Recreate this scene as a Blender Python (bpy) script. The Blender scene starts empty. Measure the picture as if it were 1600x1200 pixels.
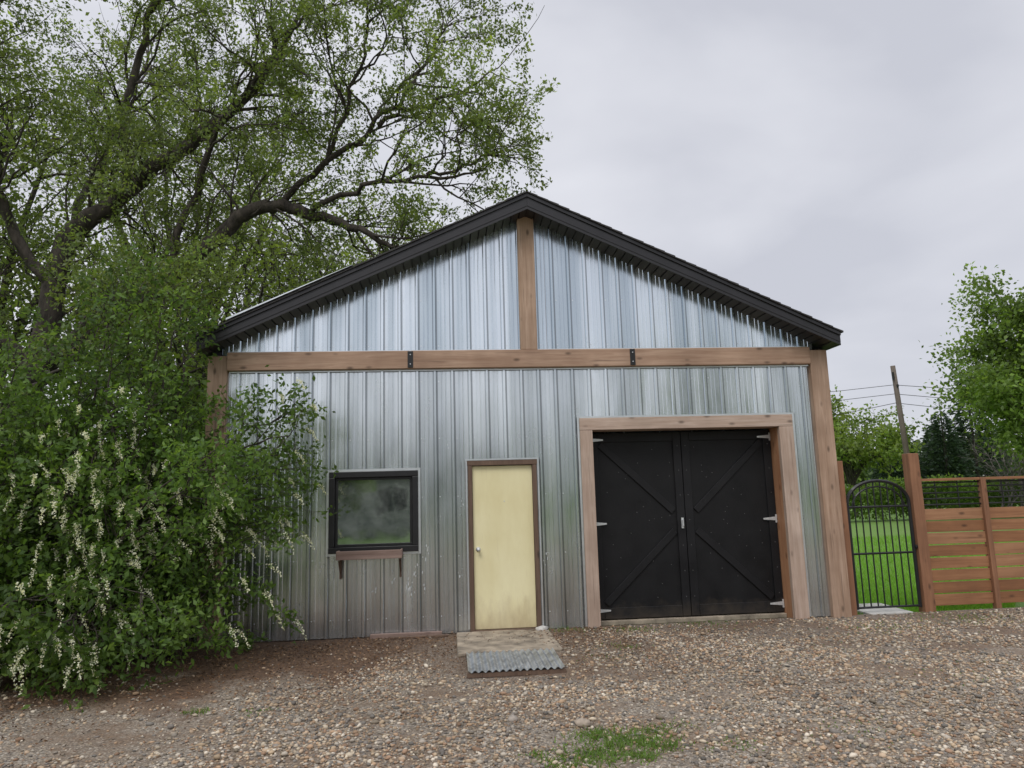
import bpy, math, numpy as np
from mathutils import Vector, Matrix
rng=np.random.default_rng(11)
S=bpy.context.scene
COL=bpy.context.collection
rad=math.radians

# ------------------------------------------------------------------ helpers
def empty(name):
    o=bpy.data.objects.new(name,None); COL.objects.link(o); return o
def link(name,me,mats,parent=None):
    o=bpy.data.objects.new(name,me); COL.objects.link(o)
    for m in (mats if isinstance(mats,(list,tuple)) else [mats]): me.materials.append(m)
    if parent: o.parent=parent
    return o
def mesh_np(name,V,F,mats,parent=None,cols=None,smooth=False,k=None):
    V=np.asarray(V,np.float32); F=np.asarray(F,np.int32); k=F.shape[1]
    me=bpy.data.meshes.new(name)
    me.vertices.add(len(V)); me.vertices.foreach_set('co',V.ravel())
    me.loops.add(F.size); me.loops.foreach_set('vertex_index',F.ravel())
    me.polygons.add(len(F)); me.polygons.foreach_set('loop_start',np.arange(0,F.size,k,dtype=np.int32))
    if smooth: me.polygons.foreach_set('use_smooth',np.ones(len(F),bool))
    me.update(calc_edges=True)
    if cols is not None:
        a=me.color_attributes.new('Col','FLOAT_COLOR','POINT')
        c=np.ones((len(V),4),np.float32); c[:,:3]=cols; a.data.foreach_set('color',c.ravel())
    return link(name,me,mats,parent)
class MB:
    def __init__(s): s.v=[];s.f=[]
    def quad(s,a,b,c,d):
        n=len(s.v); s.v+= [a,b,c,d]; s.f.append((n,n+1,n+2,n+3))
    def box(s,x0,x1,y0,y1,z0,z1):
        n=len(s.v)
        s.v+=[(x0,y0,z0),(x1,y0,z0),(x1,y1,z0),(x0,y1,z0),(x0,y0,z1),(x1,y0,z1),(x1,y1,z1),(x0,y1,z1)]
        for q in ((0,3,2,1),(4,5,6,7),(0,1,5,4),(1,2,6,5),(2,3,7,6),(3,0,4,7)): s.f.append(tuple(n+i for i in q))
    def prism(s,poly,y0,y1):
        n=len(s.v);k=len(poly)
        s.v+=[(x,y0,z) for x,z in poly]+[(x,y1,z) for x,z in poly]
        s.f.append(tuple(n+i for i in range(k))); s.f.append(tuple(n+k+i for i in reversed(range(k))))
        for i in range(k):
            j=(i+1)%k; s.f.append((n+i,n+k+i,n+k+j,n+j))
    def bar(s,a,b,w,t,y):
        a=Vector(a);b=Vector(b);d=(b-a).normalized();p=Vector((-d.y,d.x))*w/2
        s.prism([tuple(a-p),tuple(b-p),tuple(b+p),tuple(a+p)],y-t,y)
    def cyl(s,a,b,r,n=8,r2=None):
        a=Vector(a);b=Vector(b);d=(b-a).normalized();r2=r if r2 is None else r2
        u=d.orthogonal().normalized();w=d.cross(u);k=len(s.v)
        for c,rr in((a,r),(b,r2)):
            for i in range(n):
                t=2*math.pi*i/n; s.v.append(tuple(c+(u*math.cos(t)+w*math.sin(t))*rr))
        for i in range(n):
            j=(i+1)%n; s.f.append((k+i,k+j,k+n+j,k+n+i))
        s.f.append(tuple(k+i for i in reversed(range(n)))); s.f.append(tuple(k+n+i for i in range(n)))
    def obj(s,name,mat,parent=None,bevel=0,smooth=False):
        me=bpy.data.meshes.new(name); me.from_pydata(s.v,[],s.f); me.update()
        o=link(name,me,mat,parent)
        if smooth:
            for p in me.polygons: p.use_smooth=True
        if bevel:
            m=o.modifiers.new('b','BEVEL'); m.width=bevel; m.segments=2; m.limit_method='ANGLE'
        return o
def box(name,d,mat,parent=None,bevel=.004):
    m=MB(); m.box(*d); return m.obj(name,mat,parent,bevel)

# ------------------------------------------------------------------ materials
class N:
    def __init__(s,name):
        s.m=bpy.data.materials.new(name); s.m.use_nodes=True; s.t=s.m.node_tree; s.p=s.t.nodes['Principled BSDF']
        s.out=s.t.nodes['Material Output']; s.co=s.t.nodes.new('ShaderNodeTexCoord')
    def n(s,typ,**kw):
        o=s.t.nodes.new('ShaderNode'+typ)
        for k,v in kw.items():
            if k.startswith('_'): setattr(o,k[1:],v)
            else:
                key=k.replace('__',' ')
                o.inputs[key].default_value=v
        return o
    def l(s,a,b): s.t.links.new(a,b)
    def mapc(s,scale):
        m=s.n('Mapping'); m.inputs['Scale'].default_value=scale; s.l(s.co.outputs['Object'],m.inputs[0]); return m.outputs[0]
    def noise(s,scale,sc=(1,1,1),det=4,rough=.6,dist=0):
        o=s.n('TexNoise',Scale=scale,Detail=det,Roughness=rough,Distortion=dist); s.l(s.mapc(sc),o.inputs[0]); return o.outputs[0]
    def ramp(s,fac,stops):
        r=s.n('ValToRGB'); e=r.color_ramp.elements
        while len(e)<len(stops): e.new(.5)
        for i,(p,c) in enumerate(stops):
            e[i].position=p; e[i].color=(*c,1) if not isinstance(c,(int,float)) else (c,c,c,1)
        s.l(fac,r.inputs[0]); return r.outputs[0]
    def mix(s,f,a,b,mode='MIX'):
        m=s.n('MixRGB',_blend_type=mode)
        for i,x in enumerate((f,a,b)):
            if isinstance(x,(int,float)): m.inputs[i].default_value= x if i==0 else (x,x,x,1)
            elif isinstance(x,tuple): m.inputs[i].default_value=(*x,1)
            else: s.l(x,m.inputs[i])
        return m.outputs[0]
    def math(s,op,a,b=0):
        m=s.n('Math',_operation=op)
        for i,x in enumerate((a,b)):
            if isinstance(x,(int,float)): m.inputs[i].default_value=x
            else: s.l(x,m.inputs[i])
        return m.outputs[0]
    def bump(s,h,st=.3,d=.01):
        b=s.n('Bump',Strength=st,Distance=d); s.l(h,b.inputs['Height']); s.l(b.outputs[0],s.p.inputs['Normal'])
    def set(s,**kw):
        for k,v in kw.items():
            i=s.p.inputs[k.replace('__',' ')]
            if hasattr(v,'links') or hasattr(v,'is_linked'): s.l(v,i)
            else: i.default_value=(*v,1) if isinstance(v,tuple) else v
        return s.m
def wood(name,c1,c2,axis,knots=True,rough=.75):
    n=N(name); sc=[22,22,22]; sc[axis]=1.3
    g=n.noise(1,tuple(sc),6,.65,.6)
    base=n.ramp(g,[(.3,c1),(.52,tuple((a+b)/2 for a,b in zip(c1,c2))),(.72,c2)])
    big=n.noise(1.7,(1,1,1),3); base=n.mix(n.ramp(big,[(.35,0.0),(.7,.5)]),base,tuple(x*.66 for x in c1))
    if knots:
        v=n.n('TexVoronoi',Scale=1); s2=[7,7,7]; s2[axis]=3.2; n.l(n.mapc(tuple(s2)),v.inputs[0])
        k=n.ramp(v.outputs['Distance'],[(.06,1.0),(.19,0.0)]); base=n.mix(n.math('MULTIPLY',k,.8),base,tuple(x*.28 for x in c1))
    sc3=[60,60,60]; sc3[axis]=1.2
    cr=n.ramp(n.noise(1,tuple(sc3),3),[(.30,1.0),(.38,0.0)]); base=n.mix(n.math('MULTIPLY',cr,.55),base,tuple(x*.3 for x in c1))
    n.bump(g,.35,.006); return n.set(Base__Color=base,Roughness=rough)
def plain(name,c,rough=.5,metal=0,var=.25,vs=8,bump=0):
    n=N(name); f=n.noise(vs,(1,1,1),5); col=n.ramp(f,[(.3,tuple(x*(1-var) for x in c)),(.7,tuple(min(1,x*(1+var)) for x in c))])
    if bump: n.bump(f,bump,.01)
    return n.set(Base__Color=col,Roughness=rough,Metallic=metal)

WX=[wood('beam_wood_h',(.30,.18,.115),(.54,.375,.27),0),None,wood('beam_wood_v',(.31,.195,.125),(.54,.385,.285),2)]
wood_reveal=wood('reveal_wood',(.34,.15,.07),(.52,.29,.16),2)
wood_pale=wood('pale_frame_wood',(.37,.26,.195),(.56,.44,.36),2)
wood_pale_h=wood('pale_frame_wood_h',(.37,.26,.195),(.56,.44,.36),0)
wood_dark=wood('door_frame_wood',(.10,.06,.04),(.2,.13,.09),2)
wood_fence=[wood('fence_cedar_a',(.25,.11,.048),(.43,.215,.105),0),wood('fence_cedar_b',(.20,.085,.036),(.36,.17,.075),0),wood('fence_cedar_c',(.29,.14,.068),(.46,.25,.13),0)]
wood_fpost=wood('fence_post_cedar',(.20,.09,.045),(.34,.17,.09),2)
wood_box=wood('planter_wood',(.20,.13,.105),(.36,.26,.215),0)
wood_pole=wood('pole_wood',(.09,.07,.055),(.17,.14,.11),2,False)
per=.2286
def metal(name,dark,light,blend,dirty,rib_shade):
    n=N(name)
    st=n.noise(1,(4.4,1,.12),1,.5)
    bl=n.noise(1.2,(1,1,.5),4,.5)
    base=n.ramp(st,[(.38,dark),(.62,light)])
    base=n.mix(n.ramp(bl,[(.45,0.0),(.75,blend)]),base,tuple(x*.8 for x in dark))
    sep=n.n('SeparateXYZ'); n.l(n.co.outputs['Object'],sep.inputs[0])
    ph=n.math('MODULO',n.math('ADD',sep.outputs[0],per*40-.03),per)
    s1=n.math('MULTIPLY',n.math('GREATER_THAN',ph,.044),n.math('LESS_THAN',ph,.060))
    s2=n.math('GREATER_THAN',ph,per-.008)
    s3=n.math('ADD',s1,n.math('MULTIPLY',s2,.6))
    base=n.mix(n.math('MULTIPLY',s3,rib_shade),base,(.10,.11,.115))  # dark shade and reflection lines at the rib feet, painted into the colour
    zz=n.math('ADD',sep.outputs[2],n.math('MULTIPLY',n.noise(4,(1,1,.5),4),.7))
    dirt=n.ramp(zz,[(.25,.5),(.6,0.0)]) if dirty else n.math('MULTIPLY',zz,0)
    base=n.mix(dirt,base,(.27,.24,.20))
    r=n.ramp(n.noise(2.5,(2,1,.6),3),[(.3,.18),(.75,.30)])
    n.bump(n.noise(1,(4.4,1,.8),1,.4),.5,.02)
    n.l(n.math('SUBTRACT',.96,n.math('MULTIPLY',dirt,.5)),n.p.inputs['Metallic'])
    return n.set(Base__Color=base,Roughness=r)
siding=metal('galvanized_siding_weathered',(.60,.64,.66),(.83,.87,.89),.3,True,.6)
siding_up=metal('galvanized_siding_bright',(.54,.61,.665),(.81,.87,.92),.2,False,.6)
fascia=plain('dark_fascia',(.016,.015,.018),.42,0,.2,3)
soffit_m=plain('dark_soffit',(.020,.018,.020),.5,0,.2,3)
shingle=plain('asphalt_shingle',(.04,.038,.038),.9,0,.6,60,.6)
silver=plain('bright_metal_trim',(.72,.75,.77),.35,.9,.1,5)
zinc=plain('zinc_hardware',(.65,.67,.68),.38,.5,.15,30)
blk=plain('black_iron',(.010,.010,.011),.45,.0,.3,10)
def black_paint(name,k):
    n=N(name); g=n.noise(1,(30,30,1.5),5)
    b=n.noise(3,(1,1,1),5); col=n.ramp(b,[(.3,(.005*k,.005*k,.006*k)),(.75,(.011*k,.011*k,.012*k))])
    sp=n.ramp(n.noise(55,(1,1,1),2),[(.72,0.0),(.76,.35)]); col=n.mix(sp,col,(.09,.085,.08))
    sep=n.n('SeparateXYZ'); n.l(n.co.outputs['Object'],sep.inputs[0])
    d=n.ramp(n.math('ADD',sep.outputs[2],n.math('MULTIPLY',n.noise(7,(1,1,1),4),.5)),[(.25,.5),(.5,0.0)]); col=n.mix(d,col,(.07,.055,.04))
    n.bump(g,.4,.004); n.p.inputs['Specular IOR Level'].default_value=.3; return n.set(Base__Color=col,Roughness=n.ramp(b,[(.3,.45),(.7,.7)]))
door_black=black_paint('black_door_paint',.9); door_batt=black_paint('black_batten_paint',1.2)
def cream():
    n=N('cream_door_paint'); b=n.noise(1.6,(1.6,1,.6),6)
    col=n.ramp(b,[(.3,(.72,.64,.36)),(.7,(.84,.78,.50))])
    sep=n.n('SeparateXYZ'); n.l(n.co.outputs['Object'],sep.inputs[0])
    d=n.ramp(n.math('ADD',sep.outputs[2],n.math('MULTIPLY',n.noise(8,(1,1,.4),6),.8)),[(.35,.6),(.85,0.0)]); col=n.mix(d,col,(.36,.26,.15))
    s=n.ramp(n.noise(14,(1,1,.12),4),[(.6,0.0),(.75,.22)]); col=n.mix(s,col,(.45,.34,.18))
    n.bump(n.noise(20,(1,1,1),3),.08,.003); return n.set(Base__Color=col,Roughness=.5)
cream_m=cream()
def glass():
    n=N('window_glass'); g=n.n('BsdfGlossy',Roughness=.05); g.inputs[0].default_value=(.8,.86,.84,1)
    d=n.n('BsdfDiffuse'); n.l(n.ramp(n.noise(3.5,(1,1,1),7,.7),[(.38,(.03,.034,.032)),(.66,(.18,.195,.18))]),d.inputs[0])
    bb=n.n('Bump',Strength=.22,Distance=.01); n.l(n.noise(2.6,(1,1,1),1),bb.inputs['Height']); n.l(bb.outputs[0],g.inputs['Normal'])
    m=n.n('MixShader'); m.inputs[0].default_value=.42; n.l(d.outputs[0],m.inputs[1]); n.l(g.outputs[0],m.inputs[2]); n.l(m.outputs[0],n.out.inputs[0]); return n.m
glass_m=glass()
def attr_mat(name,rough=.8,trans=0,spec=.35):
    n=N(name); a=n.n('Attribute',_attribute_name='Col')
    n.l(a.outputs['Color'],n.p.inputs['Base Color']); n.p.inputs['Roughness'].default_value=rough
    n.p.inputs['Specular IOR Level'].default_value=spec
    if trans:
        t=n.n('BsdfTranslucent'); n.l(n.mix(1,a.outputs['Color'],(1.8,1.75,.9),'MULTIPLY'),t.inputs[0])
        m=n.n('MixShader'); m.inputs[0].default_value=trans; n.l(n.p.outputs[0],m.inputs[1]); n.l(t.outputs[0],m.inputs[2]); n.l(m.outputs[0],n.out.inputs[0])
    return n.m
leaf_m=attr_mat('leaf',.5,.45,.35); pebble_m=attr_mat('pebbles',.8,0,.25); litter_m=attr_mat('litter',.9); petal_m=attr_mat('petals',.7,.3)
def bark(name='bark',c=(.055,.045,.037)):
    n=N(name); f=n.noise(9,(1,1,.35),6,.7); n.bump(f,.9,.04)
    return n.set(Base__Color=n.ramp(f,[(.35,tuple(x*.45 for x in c)),(.7,tuple(x*1.9 for x in c))]),Roughness=.95)
bark_m=bark()
def gravel():
    n=N('gravel_bed'); v=n.n('TexVoronoi',Scale=50); n.l(n.mapc((1,1,.4)),v.inputs[0])
    v2=n.n('TexVoronoi',Scale=85); n.l(n.mapc((1,1,.4)),v2.inputs[0])
    def pal(v):
        sp=n.n('SeparateColor'); n.l(v.outputs['Color'],sp.inputs[0])
        return n.ramp(sp.outputs[0],[(0,(.11,.10,.085)),(.25,(.29,.25,.20)),(.45,(.38,.30,.21)),(.6,(.21,.185,.155)),(.8,(.43,.37,.30)),(1,(.6,.55,.47))])
    c=n.mix(n.ramp(n.noise(6,(1,1,1),3),[(.4,0.0),(.6,1.0)]),pal(v),pal(v2))
    edge=n.ramp(v.outputs['Distance'],[(.25,0.0),(.65,.65)]); c=n.mix(edge,c,(.085,.065,.046))
    fines=n.ramp(n.noise(.9,(1,1.4,1),6,.65),[(.46,0.0),(.60,.8)]); c=n.mix(fines,c,n.ramp(n.noise(45,(1,1,1),4),[(.3,(.085,.055,.034)),(.7,(.23,.155,.10))]))
    sep=n.n('SeparateXYZ'); n.l(n.co.outputs['Object'],sep.inputs[0])
    near=n.math('ADD',sep.outputs[1],n.math('MULTIPLY',n.noise(1.1,(1,1,1),5),5.4))
    dn=n.ramp(near,[(.2,0.0),(.9,.97)])
    lf=n.ramp(n.math('MULTIPLY',sep.outputs[0],-.3),[(-0.0,0.4),(.25,1.0)])
    dirt=n.math('MULTIPLY',dn,lf)
    c=n.mix(dirt,c,n.ramp(n.noise(30,(1,1,1),5),[(.3,(.055,.031,.018)),(.7,(.165,.095,.055))]))
    n.bump(v.outputs['Distance'],.9,.012)
    return n.set(Base__Color=c,Roughness=.85)
gravel_m=gravel()
def lawn():
    n=N('lawn_ground'); f=n.noise(40,(1,1,1),4); g=n.noise(.4,(1,1,1),4)
    c=n.ramp(f,[(.3,(.07,.14,.018)),(.7,(.14,.27,.04))]); c=n.mix(n.ramp(g,[(.4,0.0),(.7,.4)]),c,(.15,.2,.05)); n.bump(f,.6,.03)
    return n.set(Base__Color=c,Roughness=.9)
lawn_m=lawn()
concrete=plain('weathered_concrete',(.27,.225,.17),.9,0,.55,5,.4)

# ------------------------------------------------------------------ ground
m=MB(); m.quad((-400,-400,-.07),(400,-400,-.07),(400,400,-.07),(-400,400,-.07)); m.obj('ground',lawn_m)
gx=np.linspace(-14,26,161); gy=np.linspace(-16,.06,65)
X,Y=np.meshgrid(gx,gy)
def gz(x,y):
    return .018*np.sin(x*1.3+y*.9)+.015*np.sin(x*.55-y*1.7+1)-.004
Z=gz(X,Y)*np.clip(-Y/1.0,0,1)
V=np.stack([X,Y,Z],-1).reshape(-1,3); nx=len(gx); i,j=np.meshgrid(np.arange(nx-1),np.arange(len(gy)-1)); a=(j*nx+i).ravel()
mesh_np('gravel_driveway',V,np.stack([a,a+1,a+nx+1,a+nx],1),gravel_m,smooth=True)
def gh(x,y): return gz(x,y)*np.clip(-y/1.0,0,1)

t=(1+5**.5)/2
ico=np.array([(-1,t,0),(1,t,0),(-1,-t,0),(1,-t,0),(0,-1,t),(0,1,t),(0,-1,-t),(0,1,-t),(t,0,-1),(t,0,1),(-t,0,-1),(-t,0,1)],float)/math.hypot(1,t)
icf=np.array([(0,11,5),(0,5,1),(0,1,7),(0,7,10),(0,10,11),(1,5,9),(5,11,4),(11,10,2),(10,7,6),(7,1,8),(3,9,4),(3,4,2),(3,2,6),(3,6,8),(3,8,9),(4,9,5),(2,4,11),(6,2,10),(8,6,7),(9,8,1)])
def pebbles(n):
    y=-7+7*rng.random(n); x=-5.5+(15)*rng.random(n)
    keep=(x>-5.5)&(x<1.5+ (y+9.6)*1.0)
    wob=.5*np.sin(x*2.3)+.3*np.sin(x*5.1+1)
    dirt=np.clip((y+2.5+wob)/.9,0,1)*np.clip((2.4-x)/1.6,0,1); keep&=rng.random(n)>dirt*.95
    d2=np.clip((y+.7+wob*.6)/.5,0,1); keep&=rng.random(n)>d2*.75
    left=np.clip((-1.2-x+wob)/1.2,0,1)*np.clip((y+4.6)/1.,0,1); keep&=rng.random(n)>left*.85
    keep&=~((x>.02)&(x<1.22)&(y>-1.3)) & ~((x>.12)&(x<1.13)&(y>-2.15)&(y<-1.1))
    patch=np.sin(x*2.1+np.sin(y*3.1)*1.5)*np.sin(y*2.7+x*.8)+.4*np.sin(x*6.3+y*4); keep&=rng.random(n)>np.clip(patch-.1,0,.85)
    x=x[keep];y=y[keep];n=len(x)
    s=np.clip(np.exp(rng.normal(-4.6,.38,n)),.0045,.027)
    sc=np.stack([s*rng.uniform(.9,1.5,n),s*rng.uniform(.7,1.05,n),s*rng.uniform(.45,.75,n)],1)
    v=ico[None]*(1+rng.normal(0,.13,(n,12,1)))*sc[:,None]
    tz=rng.random(n)*6.283; tx=rng.normal(0,.35,n)
    cy,sy=np.cos(tx)[:,None],np.sin(tx)[:,None]
    y1=v[...,1]*cy-v[...,2]*sy; z1=v[...,1]*sy+v[...,2]*cy
    cz,sz=np.cos(tz)[:,None],np.sin(tz)[:,None]
    xx=v[...,0]*cz-y1*sz; yy=v[...,0]*sz+y1*cz
    P=np.stack([xx+x[:,None],yy+y[:,None],z1+(gh(x,y)+sc[:,2]*rng.uniform(.1,.9,n))[:,None]],-1)
    pal=np.array([(.43,.325,.215),(.35,.305,.25),(.17,.155,.135),(.31,.20,.13),(.58,.51,.41),(.43,.32,.22),(.26,.215,.16),(.50,.42,.31),(.22,.195,.17),(.38,.26,.165)])
    c=pal[rng.integers(0,len(pal),n)]*rng.uniform(.62,1.12,(n,1))*(1+.1*np.sin(x*1.7+y*2.2))[:,None]
    F=(icf[None]+12*np.arange(n)[:,None,None]).reshape(-1,3)
    mesh_np('gravel_stones',P.reshape(-1,3),F,pebble_m,cols=np.repeat(c,12,0),smooth=True)
pebbles(165000)

def flakes(name,x,y,z,L,c,mat,w=.5,flat=.35,parent=None):
    n=len(x); th=rng.random(n)*6.283
    a=np.stack([np.cos(th),np.sin(th),rng.normal(0,flat,n)],1); a/=np.linalg.norm(a,axis=1)[:,None]
    r=rng.normal(0,1,(n,3)); r[:,2]=0; b=np.cross(a,np.cross(a,r)); b/=np.linalg.norm(b,axis=1)[:,None]+1e-9
    return leafmesh(name,np.stack([x,y,z],1),a,b,L,c,mat,w,parent)
def leafmesh(name,P,a,b,L,c,mat,w=.5,parent=None):
    n=len(P); L=L[:,None]; nn=np.cross(a,b)
    v=np.stack([P,P+a*L*.45+b*L*w*.5+nn*L*.08,P+a*L,P+a*L*.45-b*L*w*.5+nn*L*.08],1).reshape(-1,3)
    F=np.arange(4*n).reshape(n,4)
    return mesh_np(name,v,F,mat,parent,cols=np.repeat(c,4,0))
n=15000; x=rng.uniform(-4.8,2.2,n); y=-np.abs(rng.normal(0,1.2,n))-.03-np.clip(-1.2-x,0,3)*.8*rng.random(n)
c=np.array([(.18,.095,.045),(.12,.07,.04),(.26,.17,.10),(.08,.05,.035)])[rng.integers(0,4,n)]
flakes('leaf_litter',x,y,gh(x,y)+rng.uniform(.006,.02,n),rng.uniform(.015,.045,n),c,litter_m,.35)
n=2200; x=rng.uniform(-4.5,8,n); y=rng.uniform(-6,-.1,n)
flakes('dry_twigs',x,y,gh(x,y)+.02,rng.uniform(.04,.13,n),np.tile((.16,.11,.07),(n,1)),litter_m,.1,.1)

def blades(name,x,y,z,h,c,parent=None,lean=.45,w=.012):
    n=len(x); th=rng.random(n)*6.283
    b=np.stack([np.cos(th),np.sin(th),np.zeros(n)],1)
    a=np.stack([rng.normal(0,lean,n),rng.normal(0,lean,n),np.ones(n)],1); a/=np.linalg.norm(a,axis=1)[:,None]
    P=np.stack([x,y,z],1); v=np.stack([P-b*w/2,P+b*w/2,P+a*h[:,None]],1).reshape(-1,3)
    return mesh_np(name,v,np.arange(3*n).reshape(n,3),leaf_m,parent,cols=np.repeat(c,3,0))
def gcol(n,base=(.10,.19,.035),v=.3): return np.array(base)*rng.uniform(1-v,1+v,(n,1))*rng.uniform(.9,1.1,(n,3))
xs=[];ys=[];hs=[]
for (cx,cy,r,k,h) in ((1.15,-4.15,.30,650,.045),(1.38,-4.25,.16,260,.045),(1.22,-4.45,.12,160,.04),(.95,-4.4,.24,420,.045),(1.0,-4.0,.14,220,.04),(1.45,-4.0,.12,120,.03),(.75,-4.55,.22,220,.04),(.55,-4.35,.1,60,.03),(1.6,-3.9,.2,80,.03),(1.9,-4.3,.2,80,.03),(1.9,-1.2,.25,100,.03),(2.2,-.3,.3,160,.04),(3.2,-.1,.5,120,.04),(1.45,-.15,.25,110,.04),(-1.6,-3.0,.12,40,.03),(-2.1,-2.9,.10,60,.05),(5.2,-.8,.5,220,.03),(6.4,-.5,.6,350,.03),(7.6,-1.0,.7,350,.03),(4.6,-3,.8,100,.02),(2.8,-4.2,.4,90,.025),(3.5,-2,1,120,.02),(1.6,-1.6,.4,60,.02)):
    xs.append(rng.normal(cx,r*.55,k)); ys.append(np.minimum(rng.normal(cy,r*.4,k),-.04)); hs.append(rng.uniform(.5,1.2,k)*h)
x=np.concatenate(xs);y=np.concatenate(ys);h=np.concatenate(hs); blades('weed_tufts',x,y,gh(x,y)+.004,h,gcol(len(x),(.12,.20,.04)),w=.012,lean=.9)
n=60000; y=.15+14*rng.random(n)**1.5; x=5.0+rng.random(n)*(2.5+y*.9); blades('lawn_grass',x,y,np.full(n,-.07),rng.uniform(.05,.10,n)*(1+y*.04),gcol(n,(.16,.33,.045)),w=.014)

m=MB(); m.prism([(.05,-.02),(1.19,-.02),(1.21,.022),(.6,.030),(.06,.026)],-1.25,-.06); m.obj('concrete_pad',concrete,None,.012)
mat_e=empty('corrugated_metal_mat')
m=MB(); k=160; y0,y1=-2.12,-1.30
for i in range(k):
    xa=.15+.94*i/k; xb=.15+.94*(i+1)/k; f=lambda x:.026+.011*math.sin(x*2*math.pi/.067)
    m.quad((xa,y0,f(xa)),(xb,y0,f(xb)),(xb,y1,f(xb)+.010),(xa,y1,f(xa)+.010))
m.obj('sheet',plain('galvanized_mat',(.36,.38,.40),.42,.7,.5,9),mat_e,0,True)
m=MB(); m.box(.14,1.10,-2.11,-2.07,-.03,.012); m.box(.14,1.10,-1.34,-1.30,-.01,.022); m.obj('battens',wood_dark,mat_e)
m=MB(); m.box(-1.0,-.12,-.10,-.03,0,.05); m.obj('scrap_board',wood_box,None,.004)
m=MB(); m.box(-.75,-.05,-.19,-.12,0,.025); m.obj('scrap_board',wood_dark,None,.004)
def rock(name,x,y,s,c):
    v=ico*(1+rng.normal(0,.15,(12,1)))*s*np.array([1.2,.9,.7])+np.array([x,y,s*.35]); mesh_np(name,v,icf,plain(name+'_m',c,.9,0,.3,20))
rock('rock',1.12,-.12,.075,(.5,.48,.45)); rock('rock',.95,-3.8,.055,(.34,.28,.22)); rock('rock',.45,-3.6,.04,(.3,.26,.22))
m=MB(); m.box(5.5,6.1,-.02,.4,-.03,.02); m.box(5.55,6.2,.5,.9,-.06,.0); m.obj('paving_slabs',plain('pale_paver',(.42,.41,.38),.9,0,.15,8),None,.01)

# ------------------------------------------------------------------ garage
G=empty('metal_clad_garage')
CX=1.08; SL=.462; WT=5.455
def soff(x): return WT-SL*abs(x-CX)
prof=[(0,0),(.010,-.028),(.034,-.028),(.044,0),(.104,0),(.109,-.004),(.118,-.004),(.123,0),(.156,0),(.161,-.004),(.170,-.004),(.175,0)]
def profpts(x0,x1,ph=0):
    pts=[]; k0=int((x0-ph)/per)-2
    for k in range(k0,k0+int((x1-x0)/per)+5):
        for a,b in prof: pts.append((ph+k*per+a,b))
    return pts
PP=profpts(-3.2,5.4,.03)
pxs=np.array([p[0] for p in PP]); pys=np.array([p[1] for p in PP])
def py(x): return float(np.interp(x,pxs,pys))
def panel(name,x0,x1,zlo,zhi,holes,parent,mat):
    xs=set([x0,x1,CX]) ; xs|={round(p,5) for p in pxs if x0<p<x1}
    for h in holes: xs|={h[0],h[1]}
    xs=sorted(x for x in xs if x0<=x<=x1); m=MB()
    for a,b in zip(xs,xs[1:]):
        if b-a<1e-4: continue
        mid=(a+b)/2; hs=[h for h in holes if h[0]<mid<h[1]]; iv=[]
        if hs:
            h=hs[0]
            if h[2]>zlo+.01: iv.append((zlo,zlo,h[2],h[2]))
            iv.append((h[3],h[3],zhi(a),zhi(b)))
        else: iv=[(zlo,zlo,zhi(a),zhi(b))]
        ya,yb=py(a),py(b)
        for (p,q,r,s) in iv: m.quad((a,ya,p),(b,yb,q),(b,yb,s),(a,ya,r))
    return m.obj(name,mat,parent)
holes=[(1.8,4.5,-1,2.6),(.25,1.12,-1,2.12),(-1.48,-.45,1.08,2.0)]
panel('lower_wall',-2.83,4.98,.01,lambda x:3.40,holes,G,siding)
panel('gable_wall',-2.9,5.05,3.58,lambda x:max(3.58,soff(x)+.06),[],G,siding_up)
m=MB(); zt=3.55
m.quad((-3.0,.06,0),(-3.0,8.9,0),(-3.0,8.9,zt),(-3.0,.06,zt)); m.quad((5.17,.06,0),(5.17,8.9,0),(5.17,8.9,zt),(5.17,.06,zt))
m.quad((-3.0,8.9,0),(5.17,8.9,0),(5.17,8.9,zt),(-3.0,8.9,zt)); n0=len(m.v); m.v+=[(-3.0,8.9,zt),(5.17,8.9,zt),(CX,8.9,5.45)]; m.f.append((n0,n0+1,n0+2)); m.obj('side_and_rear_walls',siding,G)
m=MB()
for k in range(-13,19):
    x=.03+k*per+.073
    for z in (.22,.95,1.7,2.45,3.2,3.68,4.3,4.9):
        if not(-2.78<x<4.93): continue
        if any(h[0]-.09<x<h[1]+.09 and h[2]-.1<z<h[3]+.1 for h in holes): continue
        if z>3.4 and z>soff(x)-.08: continue
        if abs(x-CX)<.14 and z>3.4: continue
        m.cyl((x,0,z),(x,-.006,z),.006,6)
m.obj('screws',zinc,G)
box('corner_post_right',(4.965,5.215,-.075,.12,-.02,3.56),WX[2],G,.008)
box('corner_post_left',(-3.06,-2.82,-.075,.12,-.02,3.56),WX[2],G,.008)
for i,(a,b) in enumerate(((-2.817,-.492),(-.488,2.468),(2.472,4.962))): box(f'beam_{i+1}',(a,b,-.10-.004*(i==1),.03,3.362,3.60),WX[0],G,.008)
box('ridge_post',(.965,1.192,-.085,.03,3.604,5.46),WX[2],G,.008)
m=MB()
for x in (-.49,2.47): m.box(x-.035,x+.035,-.112,-.10,3.372,3.592)
m.obj('beam_brackets',blk,G,.003)
m=MB()
for x in (-.49,2.47):
    for z in (3.42,3.545): m.cyl((x,-.112,z),(x,-.12,z),.008,6)
m.obj('bracket_bolts',zinc,G)
m=MB(); m.box(-2.8,4.96,-.036,-.030,3.340,3.361); m.obj('beam_flashing',silver,G)
m=MB(); m.box(-2.8,.964,-.038,-.032,3.601,3.618); m.box(1.193,4.96,-.038,-.032,3.601,3.618); m.obj('gable_flashing',silver,G)
box('opening_header',(1.72,4.65,-.055,.30,2.515,2.675),wood_pale_h,G,.006)
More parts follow.
